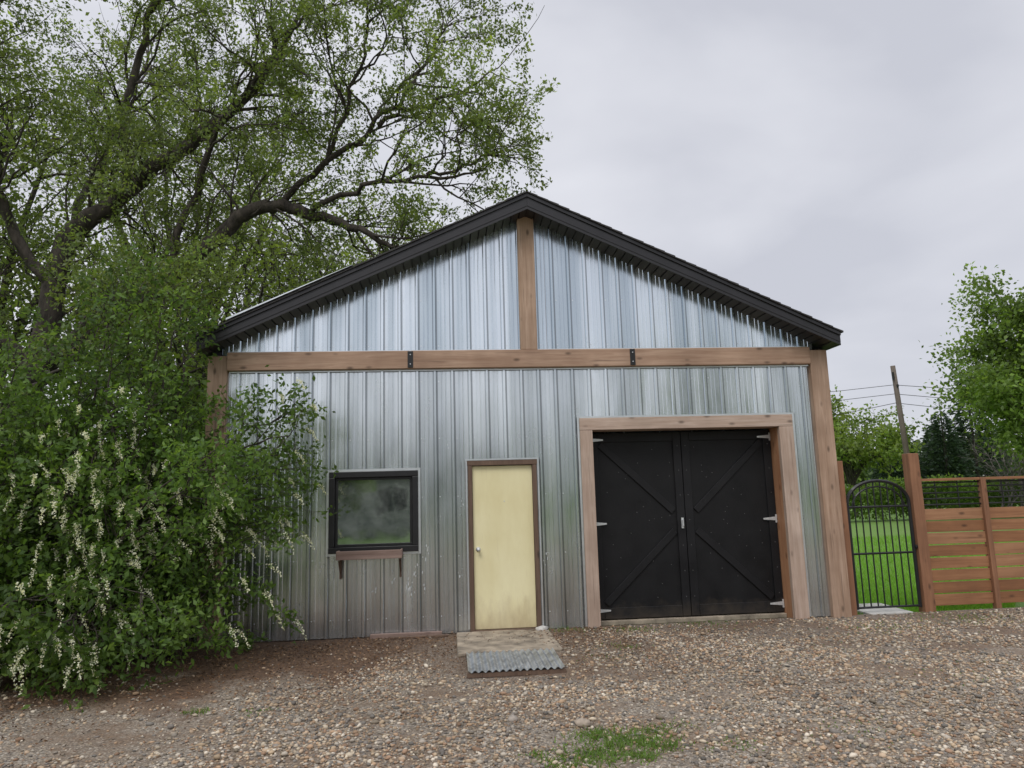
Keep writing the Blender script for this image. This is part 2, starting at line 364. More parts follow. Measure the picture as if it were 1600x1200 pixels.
box('opening_jamb_left',(1.72,1.888,-.055,.30,-.02,2.512),wood_pale,G,.006)
box('opening_jamb_right_face',(4.452,4.65,-.055,.02,-.02,2.512),wood_pale,G,.006)
box('opening_jamb_right_inner',(4.455,4.65,.022,.30,-.02,2.512),wood_reveal,G,.003)
m=MB(); m.box(1.69,1.717,-.036,-.030,.02,2.70); m.box(4.653,4.68,-.036,-.030,.02,2.70); m.box(1.72,4.65,-.036,-.030,2.678,2.70); m.obj('opening_flashing',silver,G)
D=empty('barn_doors'); D.parent=G
for nm,x0,x1,sgn in (('left_leaf',1.895,3.165,1),('right_leaf',3.175,4.447,-1)):
    box(nm,(x0,x1,.26,.30,.05,2.49),door_black,D,.003)
    m=MB(); Yf=.2595; hs,cs=(x0,x1) if sgn>0 else (x1,x0)
    w=.11
    m.box(x0,x0+w,Yf-.024,Yf,.05,2.49); m.box(x1-w,x1,Yf-.024,Yf,.05,2.49)
    m.box(x0+w+.003,x1-w-.003,Yf-.022,Yf,2.37,2.49); m.box(x0+w+.003,x1-w-.003,Yf-.022,Yf,.05,.19)
    hi=hs+sgn*(w+.01); ci=cs-sgn*(w+.01)
    m.bar((hi+sgn*.02,2.34),(ci-sgn*.03,1.42),.09,.020,Yf); m.bar((ci-sgn*.03,1.16),(hi+sgn*.02,.24),.09,.020,Yf)
    m.obj(nm+'_battens',door_batt,D,.004)
    m=MB()
    for z in (2.40,1.28,.16):
        m.prism([(hs+sgn*.01,z-.026),(hs+sgn*.19,z-.010),(hs+sgn*.19,z+.010),(hs+sgn*.01,z+.026)][::int(sgn)],Yf-.030,Yf-.0245)
        m.box(min(hs,hs+sgn*.024),max(hs,hs+sgn*.024),Yf-.034,Yf-.0305,z-.055,z+.055)
    m.obj(nm+'_hinges',zinc,D)
    m=MB()
    for _ in range(26):
        x=rng.uniform(x0+.12,x1-.12);z=rng.uniform(.25,2.35); m.cyl((x,Yf,z),(x,Yf-.003,z),.005,5)
    for z in np.linspace(.3,2.3,7):
        m.cyl((x0+.05,Yf-.024,z),(x0+.05,Yf-.027,z),.006,5); m.cyl((x1-.05,Yf-.024,z),(x1-.05,Yf-.027,z),.006,5)
    m.obj(nm+'_nails',plain('dull_nail'+nm,(.16,.16,.16),.6,.3),D)
m=MB(); m.box(3.105,3.135,.215,.235,1.19,1.33); m.cyl((3.12,.19,1.22),(3.12,.19,1.30),.009,6); m.cyl((3.12,.19,1.22),(3.12,.22,1.22),.007,6); m.cyl((3.12,.19,1.30),(3.12,.22,1.30),.007,6); m.obj('door_handle',zinc,D)
box('threshold',(1.888,4.45,.18,.34,-.02,.035),concrete,G,.005)
E=empty('entry_door'); E.parent=G
box('door_slab',(.292,1.072,.012,.05,.035,2.078),cream_m,E,.003)
box('frame_left',(.232,.288,-.035,.06,0,2.082),wood_dark,E,.004); box('frame_right',(1.076,1.132,-.035,.06,0,2.082),wood_dark,E,.004)
box('frame_head',(.225,1.14,-.038,.06,2.085,2.15),wood_dark,E,.004); box('sill',(.29,1.074,-.05,.05,-.01,.030),wood_dark,E,.004)
m=MB(); m.box(.205,.2245,-.036,-.030,.05,2.17); m.box(1.1405,1.16,-.036,-.030,.05,2.17); m.box(.205,1.16,-.042,-.036,2.152,2.17); m.obj('door_flashing',silver,E)
m=MB(); m.cyl((.352,.012,1.02),(.352,.004,1.02),.03,16); m.cyl((.352,.004,1.02),(.352,-.03,1.02),.011,10); m.cyl((.352,-.03,1.02),(.352,-.045,1.02),.02,16,.027); m.cyl((.352,-.045,1.02),(.352,-.062,1.02),.027,16,.015); m.obj('door_knob',zinc,E,0,True)
m=MB(); m.cyl((.70,.012,1.62),(.70,.006,1.62),.008,8); m.obj('peephole',zinc,E)
W=empty('window'); W.parent=G
x0,x1,z0,z1=-1.525,-.405,1.03,2.045
box('frame_top',(x0,x1,-.06,.05,z1-.075,z1),blk,W,.006); box('frame_bottom',(x0,x1,-.065,.05,z0,z0+.075),blk,W,.006)
box('frame_left',(x0,x0+.075,-.058,.05,z0+.077,z1-.077),blk,W,.006); box('frame_right',(x1-.075,x1,-.058,.05,z0+.077,z1-.077),blk,W,.006)
a,b,c_,d=x0+.077,x1-.077,z0+.078,z1-.078
m=MB(); m.box(a,b,-.02,.03,d-.03,d); m.box(a,b,-.02,.03,c_,c_+.03); m.box(a,a+.03,-.018,.03,c_+.031,d-.031); m.box(b-.03,b,-.018,.03,c_+.031,d-.031); m.obj('sash',blk,W,.003)
m=MB(); m.quad((a,.005,c_),(b,.005,c_),(b,.005,d),(a,.005,d)); m.obj('pane',glass_m,W)
m=MB(); m.box(x0-.030,x0-.001,-.037,-.030,z0-.03,z1+.03); m.box(x1+.001,x1+.030,-.037,-.030,z0-.03,z1+.03); m.box(x0,x1,-.039,-.032,z1+.001,z1+.03); m.box(x0,x1,-.039,-.032,z0-.03,z0-.001); m.obj('window_flashing',silver,W)
B=empty('window_box'); B.parent=G
box('front_board',(-1.40,-.60,-.24,-.215,.965,1.07),wood_box,B,.004); box('bottom',(-1.39,-.61,-.213,-.032,.965,.985),wood_box,B,.003)
box('end_left',(-1.40,-1.378,-.213,-.032,.987,1.07),wood_box,B,.003); box('end_right',(-.622,-.60,-.213,-.032,.987,1.07),wood_box,B,.003)
m=MB()
for x in (-1.37,-.63):
    m.box(x-.012,x+.012,-.055,-.032,.72,.963); m.quad((x-.01,-.20,.955),(x+.01,-.20,.955),(x+.01,-.05,.78),(x-.01,-.05,.78)); m.quad((x-.01,-.20,.955),(x-.01,-.05,.78),(x-.01,-.05,.81),(x-.01,-.18,.96))
m.obj('brackets',wood_dark,B)
m=MB()
for (x,z,s) in ((-.52,.60,.045),(-.50,.52,.03),(-.45,.80,.035),(-.72,.68,.025),(-.95,.55,.03),(.16,1.6,.02),(-1.6,.9,.02),(1.22,.9,.03),(-.3,1.0,.03),(-.35,.62,.03),(.12,.75,.02)):
    for q in range(5):
        n0=len(m.v);k=9; xx=x+rng.normal(0,.018); zz=z+rng.normal(0,.06); s_=s*rng.uniform(.15,.5)
        for i in range(k):
            t_=2*math.pi*i/k; rr=s_*rng.uniform(.35,1.0); m.v.append((xx+math.cos(t_)*rr*.5,-.0295-.0004*q,zz+math.sin(t_)*rr*2.2))
        m.f.append(tuple(range(n0,n0+k)))
m.obj('caulk_smears',plain('caulk',(.6,.62,.63),.7),G)
AP=5.675; HW=4.19; OH=-.36; BK=9.2
R=empty('roof'); R.parent=G
def rz(x,o=0): return AP-SL*abs(x-CX)+o
def so_(x,o=0): return rz(x,o)-.212+.040*abs(x-CX)/HW
for nm,s in (('left',-1),('right',1)):
    xe=CX+s*HW
    m=MB(); pl=[(CX,rz(CX)),(xe,rz(xe)),(xe,rz(xe)-.135),(CX,rz(CX)-.175)]
    if s<0: pl=pl[::-1]
    m.prism(pl,OH,OH+.03); m.obj('fascia_'+nm,fascia,R,.004)
    m=MB(); pl=[(CX,rz(CX)+.002),(xe,rz(xe)+.002),(xe,rz(xe)-.045),(CX,rz(CX)-.05)]
    if s<0: pl=pl[::-1]
    m.prism(pl,OH-.02,OH-.002); m.obj('drip_edge_'+nm,fascia,R,.003)
    m=MB(); k=30
    for i in range(k):
        xa=CX+s*(HW+.03)*i/k; xb=CX+s*(HW+.03)*(i+1)/k; o=rng.uniform(0,.006)
        pl=[(xa,rz(xa)+.018+o),(xb,rz(xb)+.028+o),(xb,rz(xb)+.006),(xa,rz(xa)+.006)]
        if s<0: pl=pl[::-1]
        m.prism(pl,OH-.035-rng.uniform(0,.012),BK)
    m.obj('shingles_'+nm,shingle,R)
    m=MB(); k=38; st=HW/k
    for i in range(k):
        xa=CX+s*(i*st); xb=CX+s*((i+.84)*st); xc=CX+s*((i+1)*st); g=.022
        m.quad((xa,OH+.03,so_(xa)),(xb,OH+.03,so_(xb)),(xb,.05,so_(xb)),(xa,.05,so_(xa)))
        m.quad((xb,OH+.03,so_(xb,g)),(xc,OH+.03,so_(xc,g)),(xc,.05,so_(xc,g)),(xb,.05,so_(xb,g)))
        m.quad((xb,OH+.03,so_(xb)),(xb,OH+.03,so_(xb,g)),(xb,.05,so_(xb,g)),(xb,.05,so_(xb)))
        m.quad((xc,OH+.03,so_(xc)),(xc,OH+.03,so_(xc,g)),(xc,.05,so_(xc,g)),(xc,.05,so_(xc)))
    m.obj('soffit_'+nm,soffit_m,R)
    m=MB(); pl=[(CX,rz(CX)-.175),(xe,rz(xe)-.135),(xe,rz(xe)-.174),(CX,rz(CX)-.214)]
    if s<0: pl=pl[::-1]
    m.prism(pl,OH+.006,OH+.028); m.obj('soffit_channel_'+nm,fascia,R)
    m=MB(); m.box(min(xe,xe-s*.02),max(xe,xe-s*.02),OH+.031,BK-.02,rz(xe)-.172,rz(xe)-.001); m.obj('eave_fascia_'+nm,fascia,R)
    m=MB(); xi=CX+s*4.09; m.box(min(xi,xe-s*.021),max(xi,xe-s*.021),.06,BK-.03,rz(xe)-.165,rz(xe)-.15); m.obj('eave_soffit_'+nm,soffit_m,R)
m=MB(); xa,xb=-2.75,-1.2
m.prism([(xa,rz(xa)+.042),(xb,rz(xb)+.042),(xb,rz(xb)+.046),(xa,rz(xa)+.066)],OH-.055,OH+.1); m.obj('bent_flashing',silver,R)

# ------------------------------------------------------------------ gate and fence
Gt=empty('arched_metal_gate')
m=MB()
box('gate_post_left',(5.235,5.345,.02,.13,-.03,2.03),wood_fpost,Gt,.006)
box('gate_post_right',(6.30,6.45,.02,.17,-.03,2.11),wood_fpost,Gt,.006)
gx0,gx1=5.385,6.27; gc=(gx0+gx1)/2; hw=(gx1-gx0)/2
def arch(x,base=1.45,h=.30): return base+h*math.sqrt(max(0,1-((x-gc)/hw)**2))
def tb(a,b,r=.016): m.cyl(a,b,r,6)
tb((gx0,.08,.06),(gx0,.08,1.45),.024); tb((gx1,.08,.06),(gx1,.08,1.45),.024)
A=[(gc-hw*math.cos(t_),.08,1.45+.30*math.sin(t_)) for t_ in np.linspace(0,math.pi,21)]
for p,q in zip(A,A[1:]): tb(p,q,.024)
A2=[(gc-(hw-.07)*math.cos(t_),.08,1.40+.27*math.sin(t_)) for t_ in np.linspace(0,math.pi,17)]
for p,q in zip(A2,A2[1:]): tb(p,q,.012)
for z in (.08,.78,1.40): tb((gx0,.08,z),(gx1,.08,z),.016)
for i in range(1,9):
    x=gx0+(gx1-gx0)*i/9; tb((x,.08,.08),(x,.08,arch(x)),.010)
tb((gx1,.06,.85),(gx1+.03,.06,.85),.03); tb((gx0-.05,.08,.25),(gx0,.08,.25),.012); tb((gx0-.05,.08,1.3),(gx0,.08,1.3),.012)
m.obj('gate_leaf',blk,Gt)
Fc=empty('horizontal_board_fence')
for i in range(8):
    z0=.06+i*.162
    for j,(xa,xb) in enumerate(((6.455,7.345),(7.425,9.3),(9.38,11.3))):
        off=rng.uniform(-.004,.004); box(f'board_{i}_{j}',(xa,xb,.10+off,.125+off,z0,z0+.148+rng.uniform(-.006,.003)),wood_fence[int(rng.integers(0,3))],Fc,.003)
m=MB()
for xa,xb in ((6.455,7.345),(7.425,9.3),(9.38,11.3)): m.box(xa,xb,.07,.16,1.725,1.76)
m.obj('top_cap',wood_fence[0],Fc,.003)
m=MB()
for x in (7.385,9.34,11.34): m.box(x-.038,x+.038,.06,.14,-.03,1.76)
m.obj('posts',wood_fpost,Fc,.004)
m=MB()
for z in (1.40,1.48,1.56,1.64,1.70): m.cyl((6.46,.115,z),(11.3,.115,z),.012,6)
for x in np.arange(6.7,11.3,.33): m.cyl((x,.115,1.36),(x,.115,1.72),.009,6)
m.obj('metal_grille',blk,Fc)

# ------------------------------------------------------------------ vegetation
class Tree:
    def __init__(s,seed): s.r=np.random.default_rng(seed); s.V=[];s.F=[];s.n=0; s.tw=[]; s.rej=None
    def tube(s,P,R,k):
        P=np.asarray(P,float); R=np.asarray(R,float); d=np.gradient(P,axis=0); d/=np.linalg.norm(d,axis=1)[:,None]+1e-9
        up=np.array([.31,.83,.45]); u=np.cross(d,up); u/=np.linalg.norm(u,axis=1)[:,None]+1e-9; w=np.cross(d,u)
        t_=np.arange(k)*2*math.pi/k
        ring=P[:,None]+R[:,None,None]*(u[:,None]*np.cos(t_)[None,:,None]+w[:,None]*np.sin(t_)[None,:,None])
        s.V.append(ring.reshape(-1,3)); n=len(P)
        i,j=np.meshgrid(np.arange(n-1),np.arange(k),indexing='ij'); a=i*k+j; b=i*k+(j+1)%k
        s.F.append((np.stack([a,b,b+k,a+k],-1).reshape(-1,4))+s.n); s.n+=n*k
    def smooth(s,P,sub=5,jit=.0):
        P=np.asarray(P,float); n=len(P); out=[]
        for i in range(n-1):
            p0=P[max(i-1,0)];p1=P[i];p2=P[i+1];p3=P[min(i+2,n-1)]
            for q in range(sub):
                t=q/sub; out.append(.5*((2*p1)+(-p0+p2)*t+(2*p0-5*p1+4*p2-p3)*t*t+(-p0+3*p1-3*p2+p3)*t**3))
        out.append(P[-1]); out=np.array(out); out[1:-1]+=s.r.normal(0,jit,(len(out)-2,3)); return out
    def limb(s,P,r0,r1,cfg,sides=9,jit=.04,lo=.15):
        Q=s.smooth(P,5,jit); R=np.linspace(1,0,len(Q))**.8*(r0-r1)+r1; s.tube(Q,R,sides)
        s.children(Q,R,cfg,0,lo)
    def children(s,Q,R,cfg,lv,lo):
        c=cfg[lv]; seg=np.linalg.norm(np.diff(Q,axis=0),axis=1); cum=np.r_[0,np.cumsum(seg)]; T=cum[-1]
        k=max(1,int(T*c['den']+s.r.random()))
        ts=lo+(1-lo)*s.r.random(k)**.8
        ts[0]=1
        for t in ts:
            d=t*T; i=min(np.searchsorted(cum,d,'right')-1,len(Q)-2); f=(d-cum[i])/seg[i] if seg[i]>0 else 0
            p=Q[i]*(1-f)+Q[i+1]*f; ax=(Q[i+1]-Q[i])/(seg[i]+1e-9)
            rv=s.r.normal(0,1,3); rv-=ax*rv.dot(ax); rv/=np.linalg.norm(rv)+1e-9
            a=s.r.uniform(.5,1.15) if t<1 else .2
            dr=ax*math.cos(a)+rv*math.sin(a)+np.array(c['trop'])
            dr/=np.linalg.norm(dr)
            L=c['len']*s.r.uniform(.6,1.3)*(1.15-.45*t); n=c['seg']; pts=[p]; r0=min(R[i]*.7,c['r'])
            for q in range(n):
                dr=dr+s.r.normal(0,c['wob'],3)+np.array(c['trop'])*.35; dr/=np.linalg.norm(dr); pts.append(pts[-1]+dr*L/n)
            pts=np.array(pts)
            if s.rej is not None and s.rej(pts[-1]): continue
            rr=np.linspace(r0,r0*.35,n+1); s.tube(pts,rr,c['sides'])
            if lv+1<len(cfg): s.children(pts,rr,cfg,lv+1,.2)
            else: s.tw.append(pts)
    def leaves(s,per,size,cols,droop=.3,spread=.04):
        T=np.array(s.tw); n=len(T)
        k=T.shape[1]; idx=np.repeat(np.arange(n),per); f=s.r.random(n*per)**.7*(k-1); i=np.minimum(f.astype(int),k-2); fr=(f-i)[:,None]
        P=T[idx,i]*(1-fr)+T[idx,i+1]*fr+s.r.normal(0,spread,(n*per,3))
        ax=T[idx,-1]-T[idx,0]; ax/=np.linalg.norm(ax,axis=1)[:,None]
        a=ax*.5+s.r.normal(0,.75,(n*per,3)); a[:,2]-=droop; a/=np.linalg.norm(a,axis=1)[:,None]
        r=s.r.normal(0,1,(n*per,3)); b=np.cross(a,r); b/=np.linalg.norm(b,axis=1)[:,None]
        cl=np.array(cols); ci=s.r.integers(0,len(cl),n); c=cl[ci][idx]*s.r.uniform(.75,1.25,(n*per,1))
        ph=np.sin(P[:,0]*2.1+1)+np.sin(P[:,1]*2.7)+np.sin(P[:,2]*2.3+P[:,0]); c=c*(1+.13*ph[:,None])
        L=s.r.uniform(size[0],size[1],n*per)
        return P,a,b,L,c,T
    def wood(s,name,mat,parent): mesh_np(name,np.concatenate(s.V),np.concatenate(s.F),mat,parent,smooth=True)

T=Tree(3)
T.rej=lambda p:(p[0]>-3.3 and p[1]<.9 and p[2]<5.2) or p[0]>1.7
cfg=[dict(den=2.8,len=1.75,seg=6,r=.024,wob=.24,trop=(.09,-.02,.05),sides=5),
     dict(den=4.7,len=.85,seg=5,r=.010,wob=.24,trop=(.08,-.02,.06),sides=4),
     dict(den=7.0,len=.36,seg=3,r=.005,wob=.22,trop=(.05,0,.02),sides=3)]
T.limb([(-7.3,3.2,-.1),(-7.15,3.1,1.5),(-6.95,3,3.0),(-6.8,3,4.2),(-6.45,3,6.2),(-5.5,3,7.2),(-4.5,3,8.1),(-3.4,3,9.2),(-2.6,2.8,10.6)],.28,.03,cfg,12,.03,.3)
T.limb([(-6.85,3,3.8),(-5.9,2.9,4.75),(-4.7,2.8,5.5),(-3.7,2.6,6.35),(-2.9,2.4,6.65),(-2.2,2.3,6.4),(-1.5,2.1,6.15),(-.9,2.0,5.75)],.18,.03,cfg,10,.03,.25)
T.limb([(-3.0,2.4,6.6),(-2.0,2.2,7.3),(-1.1,2.0,7.9),(-.4,1.8,8.8),(.0,1.6,9.6)],.06,.012,cfg,8,.05,.2)
T.limb([(-2.3,2.3,6.45),(-1.3,1.9,6.75),(-.3,1.6,6.85),(.6,1.4,6.85)],.05,.012,cfg,7,.05,.2)
T.limb([(-6.6,3,5.3),(-7.3,2.7,6.5),(-7.8,2.5,8.0),(-8.5,2.4,9.8)],.11,.02,cfg,9,.05,.1)
T.limb([(-5.5,3,7.2),(-5.6,2.8,8.6),(-5.2,2.6,10.2),(-4.9,2.5,12)],.09,.02,cfg,8,.05,.1)
T.limb([(-4.7,2.8,5.5),(-4.3,2.5,6.9),(-3.6,2.2,8.2),(-2.7,2.0,9.4),(-1.9,1.8,10.6)],.07,.012,cfg,8,.05,.15)
T.limb([(-6.9,3,4.0),(-7.8,2.6,4.9),(-8.8,2.2,5.6),(-9.6,1.8,6.6)],.13,.02,cfg,8,.05,.2)
T.limb([(-6.2,3,4.5),(-5.6,2.2,4.6),(-4.9,1.6,4.9),(-4.3,1.2,5.4)],.06,.012,cfg,7,.05,.15)
T.limb([(-7.0,3,2.8),(-6.4,2.2,3.3),(-5.8,1.5,3.7),(-5.0,1.1,4.1)],.06,.012,cfg,7,.05,.15)
T.limb([(-2.0,2.2,7.3),(-1.6,2.0,8.4),(-1.3,1.8,9.4),(-1.0,1.8,10.3)],.04,.010,cfg,7,.05,.15)
T.limb([(-1.1,2.0,7.9),(-.4,1.8,8.2),(.3,1.6,8.3),(.9,1.5,8.7)],.04,.010,cfg,7,.05,.15)
T.limb([(-6.4,3.2,6.2),(-6.9,4.2,7.6),(-6.6,4.8,9.2),(-6.2,5,11)],.09,.02,cfg,7,.05,.15)
T.limb([(-7.3,2.7,6.5),(-7.6,2.0,8.2),(-7.3,1.8,9.8),(-7.0,1.7,11)],.07,.015,cfg,7,.05,.15)
T.limb([(-.3,1.6,6.85),(.2,1.5,6.9),(.7,1.4,7.1),(1.1,1.3,7.0)],.03,.008,cfg[1:],6,.03,.1)
ML=empty('maple_tree'); T.wood('branches',bark_m,ML)
MC=[(.125,.18,.048),(.155,.21,.052),(.10,.145,.038),(.18,.235,.07),(.135,.175,.06)]
P,a,b,L,c,_=T.leaves(18,(.045,.082),MC,.35,.05); leafmesh('foliage',P,a,b,L,c,leaf_m,.55,ML)

T=Tree(8)
T.rej=lambda p:(p[0]>-2.75 and p[2]>3.0) or p[0]>-1.35
cfgb=[dict(den=4.6,len=.75,seg=5,r=.008,wob=.22,trop=(.05,-.05,.02),sides=4),
      dict(den=7.5,len=.34,seg=3,r=.004,wob=.25,trop=(.03,-.03,.0),sides=3)]
r=T.r
for i in range(42):
    bx=r.uniform(-5.9,-2.85); by=r.uniform(-1.7,.6); h=r.uniform(1.6,3.6) if bx<-3.4 else r.uniform(1.4,2.8)
    lx=r.normal(.2,.35); ly=r.normal(-.2,.25)
    T.limb([(bx,by,-.05),(bx+lx*.2,by+ly*.2,h*.35),(bx+lx*.6,by+ly*.7,h*.7),(bx+lx*1.3,by+ly*1.4,h)],.02,.005,cfgb,5,.03,.03)
for i in range(28):
    bx=r.uniform(-5.6,-2.9); by=r.uniform(-1.6,-.8); h=r.uniform(.35,.9)
    T.limb([(bx,by,.0),(bx+r.normal(0,.1),by-.25,h),(bx+r.normal(.05,.2),by-.65,h*.7)],.012,.004,cfgb,4,.02,.0)
for e in ((-1.75,-1.1,2.5),(-1.85,-1.0,2.1),(-1.8,-.9,2.7),(-1.7,-1.0,2.3),(-1.95,-.8,1.8),(-2.1,-.9,2.4),(-2.2,-1.2,1.3),(-2.3,-1.4,.8),(-2.4,-1.9,.5),(-2.9,-2.2,.9),(-3.4,-2.5,.7),(-4.0,-2.6,.9),(-2.5,-1.6,1.9),(-2.2,-1.1,1.7),(-3.2,-.7,3.9),(-3.3,-.9,4.1),(-3.6,-.8,4.3),(-3.05,-.6,3.6),(-3.9,-.8,4.2)):
    bx=-3.2+r.normal(0,.25) if e[0]>-3 else e[0]-.2
    T.limb([(bx,-.7,0),(bx+.2 if e[0]>-3 else bx,-.8,e[2]*.5),((bx+e[0])/2,(e[1]-.8)/2,e[2]*.85+.05),e],.02,.005,cfgb,5,.03,.1)
CB=empty('chokecherry_bush'); T.wood('stems',bark_m,CB)
BC=[(.085,.15,.03),(.105,.18,.038),(.068,.125,.027),(.125,.20,.045)]
P,a,b,L,c,TT=T.leaves(13,(.05,.09),BC,.3,.045)
ok=P[:,2]>.02; leafmesh('foliage',P[ok],a[ok],b[ok],L[ok],c[ok],leaf_m,.5,CB)
tips=TT[:,-1]; d=TT[:,-1]-TT[:,-2]; d/=np.linalg.norm(d,axis=1)[:,None]
score=np.sin(tips[:,0]*3.1)*1.2+np.sin(tips[:,2]*2.6+tips[:,0])*1.0+np.clip((2.5-tips[:,2]),-1.2,1.0)*.7+(-tips[:,1]-1)*.9
pr=np.clip(.03+.15*score,0.0,.55); sel=(r.random(len(tips))<pr)&(tips[:,2]<3.0)&(tips[:,2]>.3)&(tips[:,1]<-.3)
tp=tips[sel];td=d[sel]; m_=len(tp); kk=56
u=np.tile(np.linspace(0,1,kk),m_); ii=np.repeat(np.arange(m_),kk); Lr=r.uniform(.13,.24,m_)[ii]
td2=td*.45+np.array([.5,-.7,.0]); td2/=np.linalg.norm(td2,axis=1)[:,None]
q=tp[ii]+td2[ii]*(u*Lr)[:,None]+np.array([0,0,-1.])*(u**2*Lr*.7)[:,None]+r.normal(0,1,(len(ii),3))*(.0135*(1.15-.75*u))[:,None]
a=r.normal(0,1,(len(q),3)); a/=np.linalg.norm(a,axis=1)[:,None]; b=np.cross(a,r.normal(0,1,a.shape)); b/=np.linalg.norm(b,axis=1)[:,None]
leafmesh('flower_racemes',q,a,b,r.uniform(.012,.021,len(q)),np.array([(.76,.77,.61)])*r.uniform(.7,1.1,(len(q),1)),petal_m,.9,CB)

def crown_tree(name,base,trunk_h,cent,rx,rzv,seed,nl,size,cols,r0=.2,dense=1,k=11):
    T=Tree(seed); E_=empty(name); bx,by=base
    c=[dict(den=2.2,len=rx*.55,seg=5,r=.035,wob=.2,trop=(0,0,.06),sides=4),dict(den=3.5/rx*2.5*dense,len=rx*.28,seg=3,r=.010,wob=.25,trop=(0,0,.03),sides=3)]
    T.tube(T.smooth([(bx,by,-.1),(bx+.05,by,trunk_h*.5),(bx,by,trunk_h)],4),np.linspace(r0,r0*.7,9),9)
    for i in range(k):
        th=2*math.pi*i/k+T.r.normal(0,.3); e=T.r.uniform(-.3,1.0)
        rr=rx*.75*math.cos(e*1.1); tip=(bx+rr*math.cos(th),by+rr*math.sin(th),cent+rzv*.8*math.sin(e*1.4))
        T.limb([(bx,by,trunk_h*T.r.uniform(.6,1)),((bx*.6+tip[0]*.4),(by*.6+tip[1]*.4),trunk_h*.5+tip[2]*.5),tip],r0*.45,.015,c,6,.05,.15)
    T.wood('branches',bark_m,E_)
    P,a,b,L,cc,_=T.leaves(nl,size,cols,.3,.14*rx/2); leafmesh('foliage',P,a,b,L,cc,leaf_m,.6,E_)
    return E_
LG=[(.13,.21,.045),(.16,.24,.055),(.11,.17,.04)]
crown_tree('poplar_tree',(24.2,16.5),2.2,5.8,3.7,3.7,21,34,(.13,.24),LG,.2,2.0,15)
crown_tree('ash_tree',(23.0,30),2.2,4.4,2.9,2.4,22,16,(.16,.28),[(.13,.20,.04),(.16,.22,.05)],.18,1.5)
crown_tree('maple_tree',(-10.5,7),2.5,7.0,4.0,4.5,23,13,(.09,.17),MC,.28,1.5)
crown_tree('maple_tree',(-6.0,9.5),2.2,5.6,4.0,3.8,24,14,(.09,.16),[(.18,.25,.06),(.15,.205,.05)],.22,1.6,13)
crown_tree('maple_tree',(-2.8,12.0),3,7.0,3.9,3.6,25,13,(.09,.16),MC,.2,1.5,13)
crown_tree('maple_tree',(-8.0,13),4,11.5,5.0,4.0,26,9,(.10,.18),MC,.25,1.3,9)

def mass(name,n,fn,size,cols,seed):
    r=np.random.default_rng(seed); P=fn(r,n); n=len(P)
    a=r.normal(0,1,(n,3)); a/=np.linalg.norm(a,axis=1)[:,None]; b=np.cross(a,r.normal(0,1,(n,3))); b/=np.linalg.norm(b,axis=1)[:,None]
    cl=np.array(cols); c=cl[r.integers(0,len(cl),n)]*r.uniform(.7,1.25,(n,1)); ph=np.sin(P[:,0]*1.3)+np.sin(P[:,2]*1.9+P[:,0]*.7); c*=1+.12*ph[:,None]
    return leafmesh(name,P,a,b,r.uniform(*size,n),c,leaf_m,.65)
def hedgefn(x0,x1,y0,y1,h,bump=.35):
    def f(r,n):
        x=r.uniform(x0,x1,n);y=r.uniform(y0,y1,n); top=h*(1+bump*.5*(np.sin(x*1.9+y)+np.sin(x*.8+2)*.8+.4*np.sin(x*4.7)))
        return np.stack([x,y,top*(r.random(n)**.6)+r.normal(0,.06,n)],1)
    return f
mass('hedge',24000,hedgefn(15,40,23.5,25,1.75,.18),(.12,.22),[(.11,.19,.035),(.14,.22,.045),(.09,.15,.03)],31)
mass('lilac_hedge',32000,hedgefn(-11,-3.35,.5,3.0,2.9,.16),(.08,.14),[(.06,.11,.025),(.07,.13,.03),(.05,.09,.022)],32)
mass('understory_shrub',10000,hedgefn(-9.5,-3.9,-2.1,.3,1.5,.3),(.06,.11),[(.06,.115,.025),(.08,.135,.03)],35)
def arcfn(x0,x1,y,h,dy=4):
    def f(r,n):
        x=r.uniform(x0,x1,n); yy=y+r.uniform(-dy,dy,n); top=h*(1+.25*np.sin(x*.31)+.18*np.sin(x*.83+1)+.1*np.sin(x*2.1))
        return np.stack([x,yy,top*r.random(n)**.7],1)
    return f
mass('distant_treeline',36000,arcfn(-70,110,75,6),(.5,1.1),[(.09,.14,.045),(.11,.16,.055),(.08,.12,.05)],33)
mass('treeline_across_street',20000,arcfn(-60,60,-60,5.5),(.5,1.0),[(.09,.14,.045),(.11,.16,.05)],34)
T=Tree(41)
for i in range(12):
    th=T.r.random()*6.28; T.limb([(27+T.r.normal(0,.5),23,0),(27+math.cos(th)*.6,23+math.sin(th)*.5,1.8),(27+math.cos(th)*1.8,23+math.sin(th),3.4)],.04,.01,[dict(den=3,len=1.1,seg=4,r=.015,wob=.2,trop=(0,0,.1),sides=3),dict(den=4,len=.5,seg=3,r=.008,wob=.2,trop=(0,0,.05),sides=3)],4,.05,.2)
SB=empty('bare_shrub'); T.wood('branches',bark('grey_bark',(.15,.13,.12)),SB)
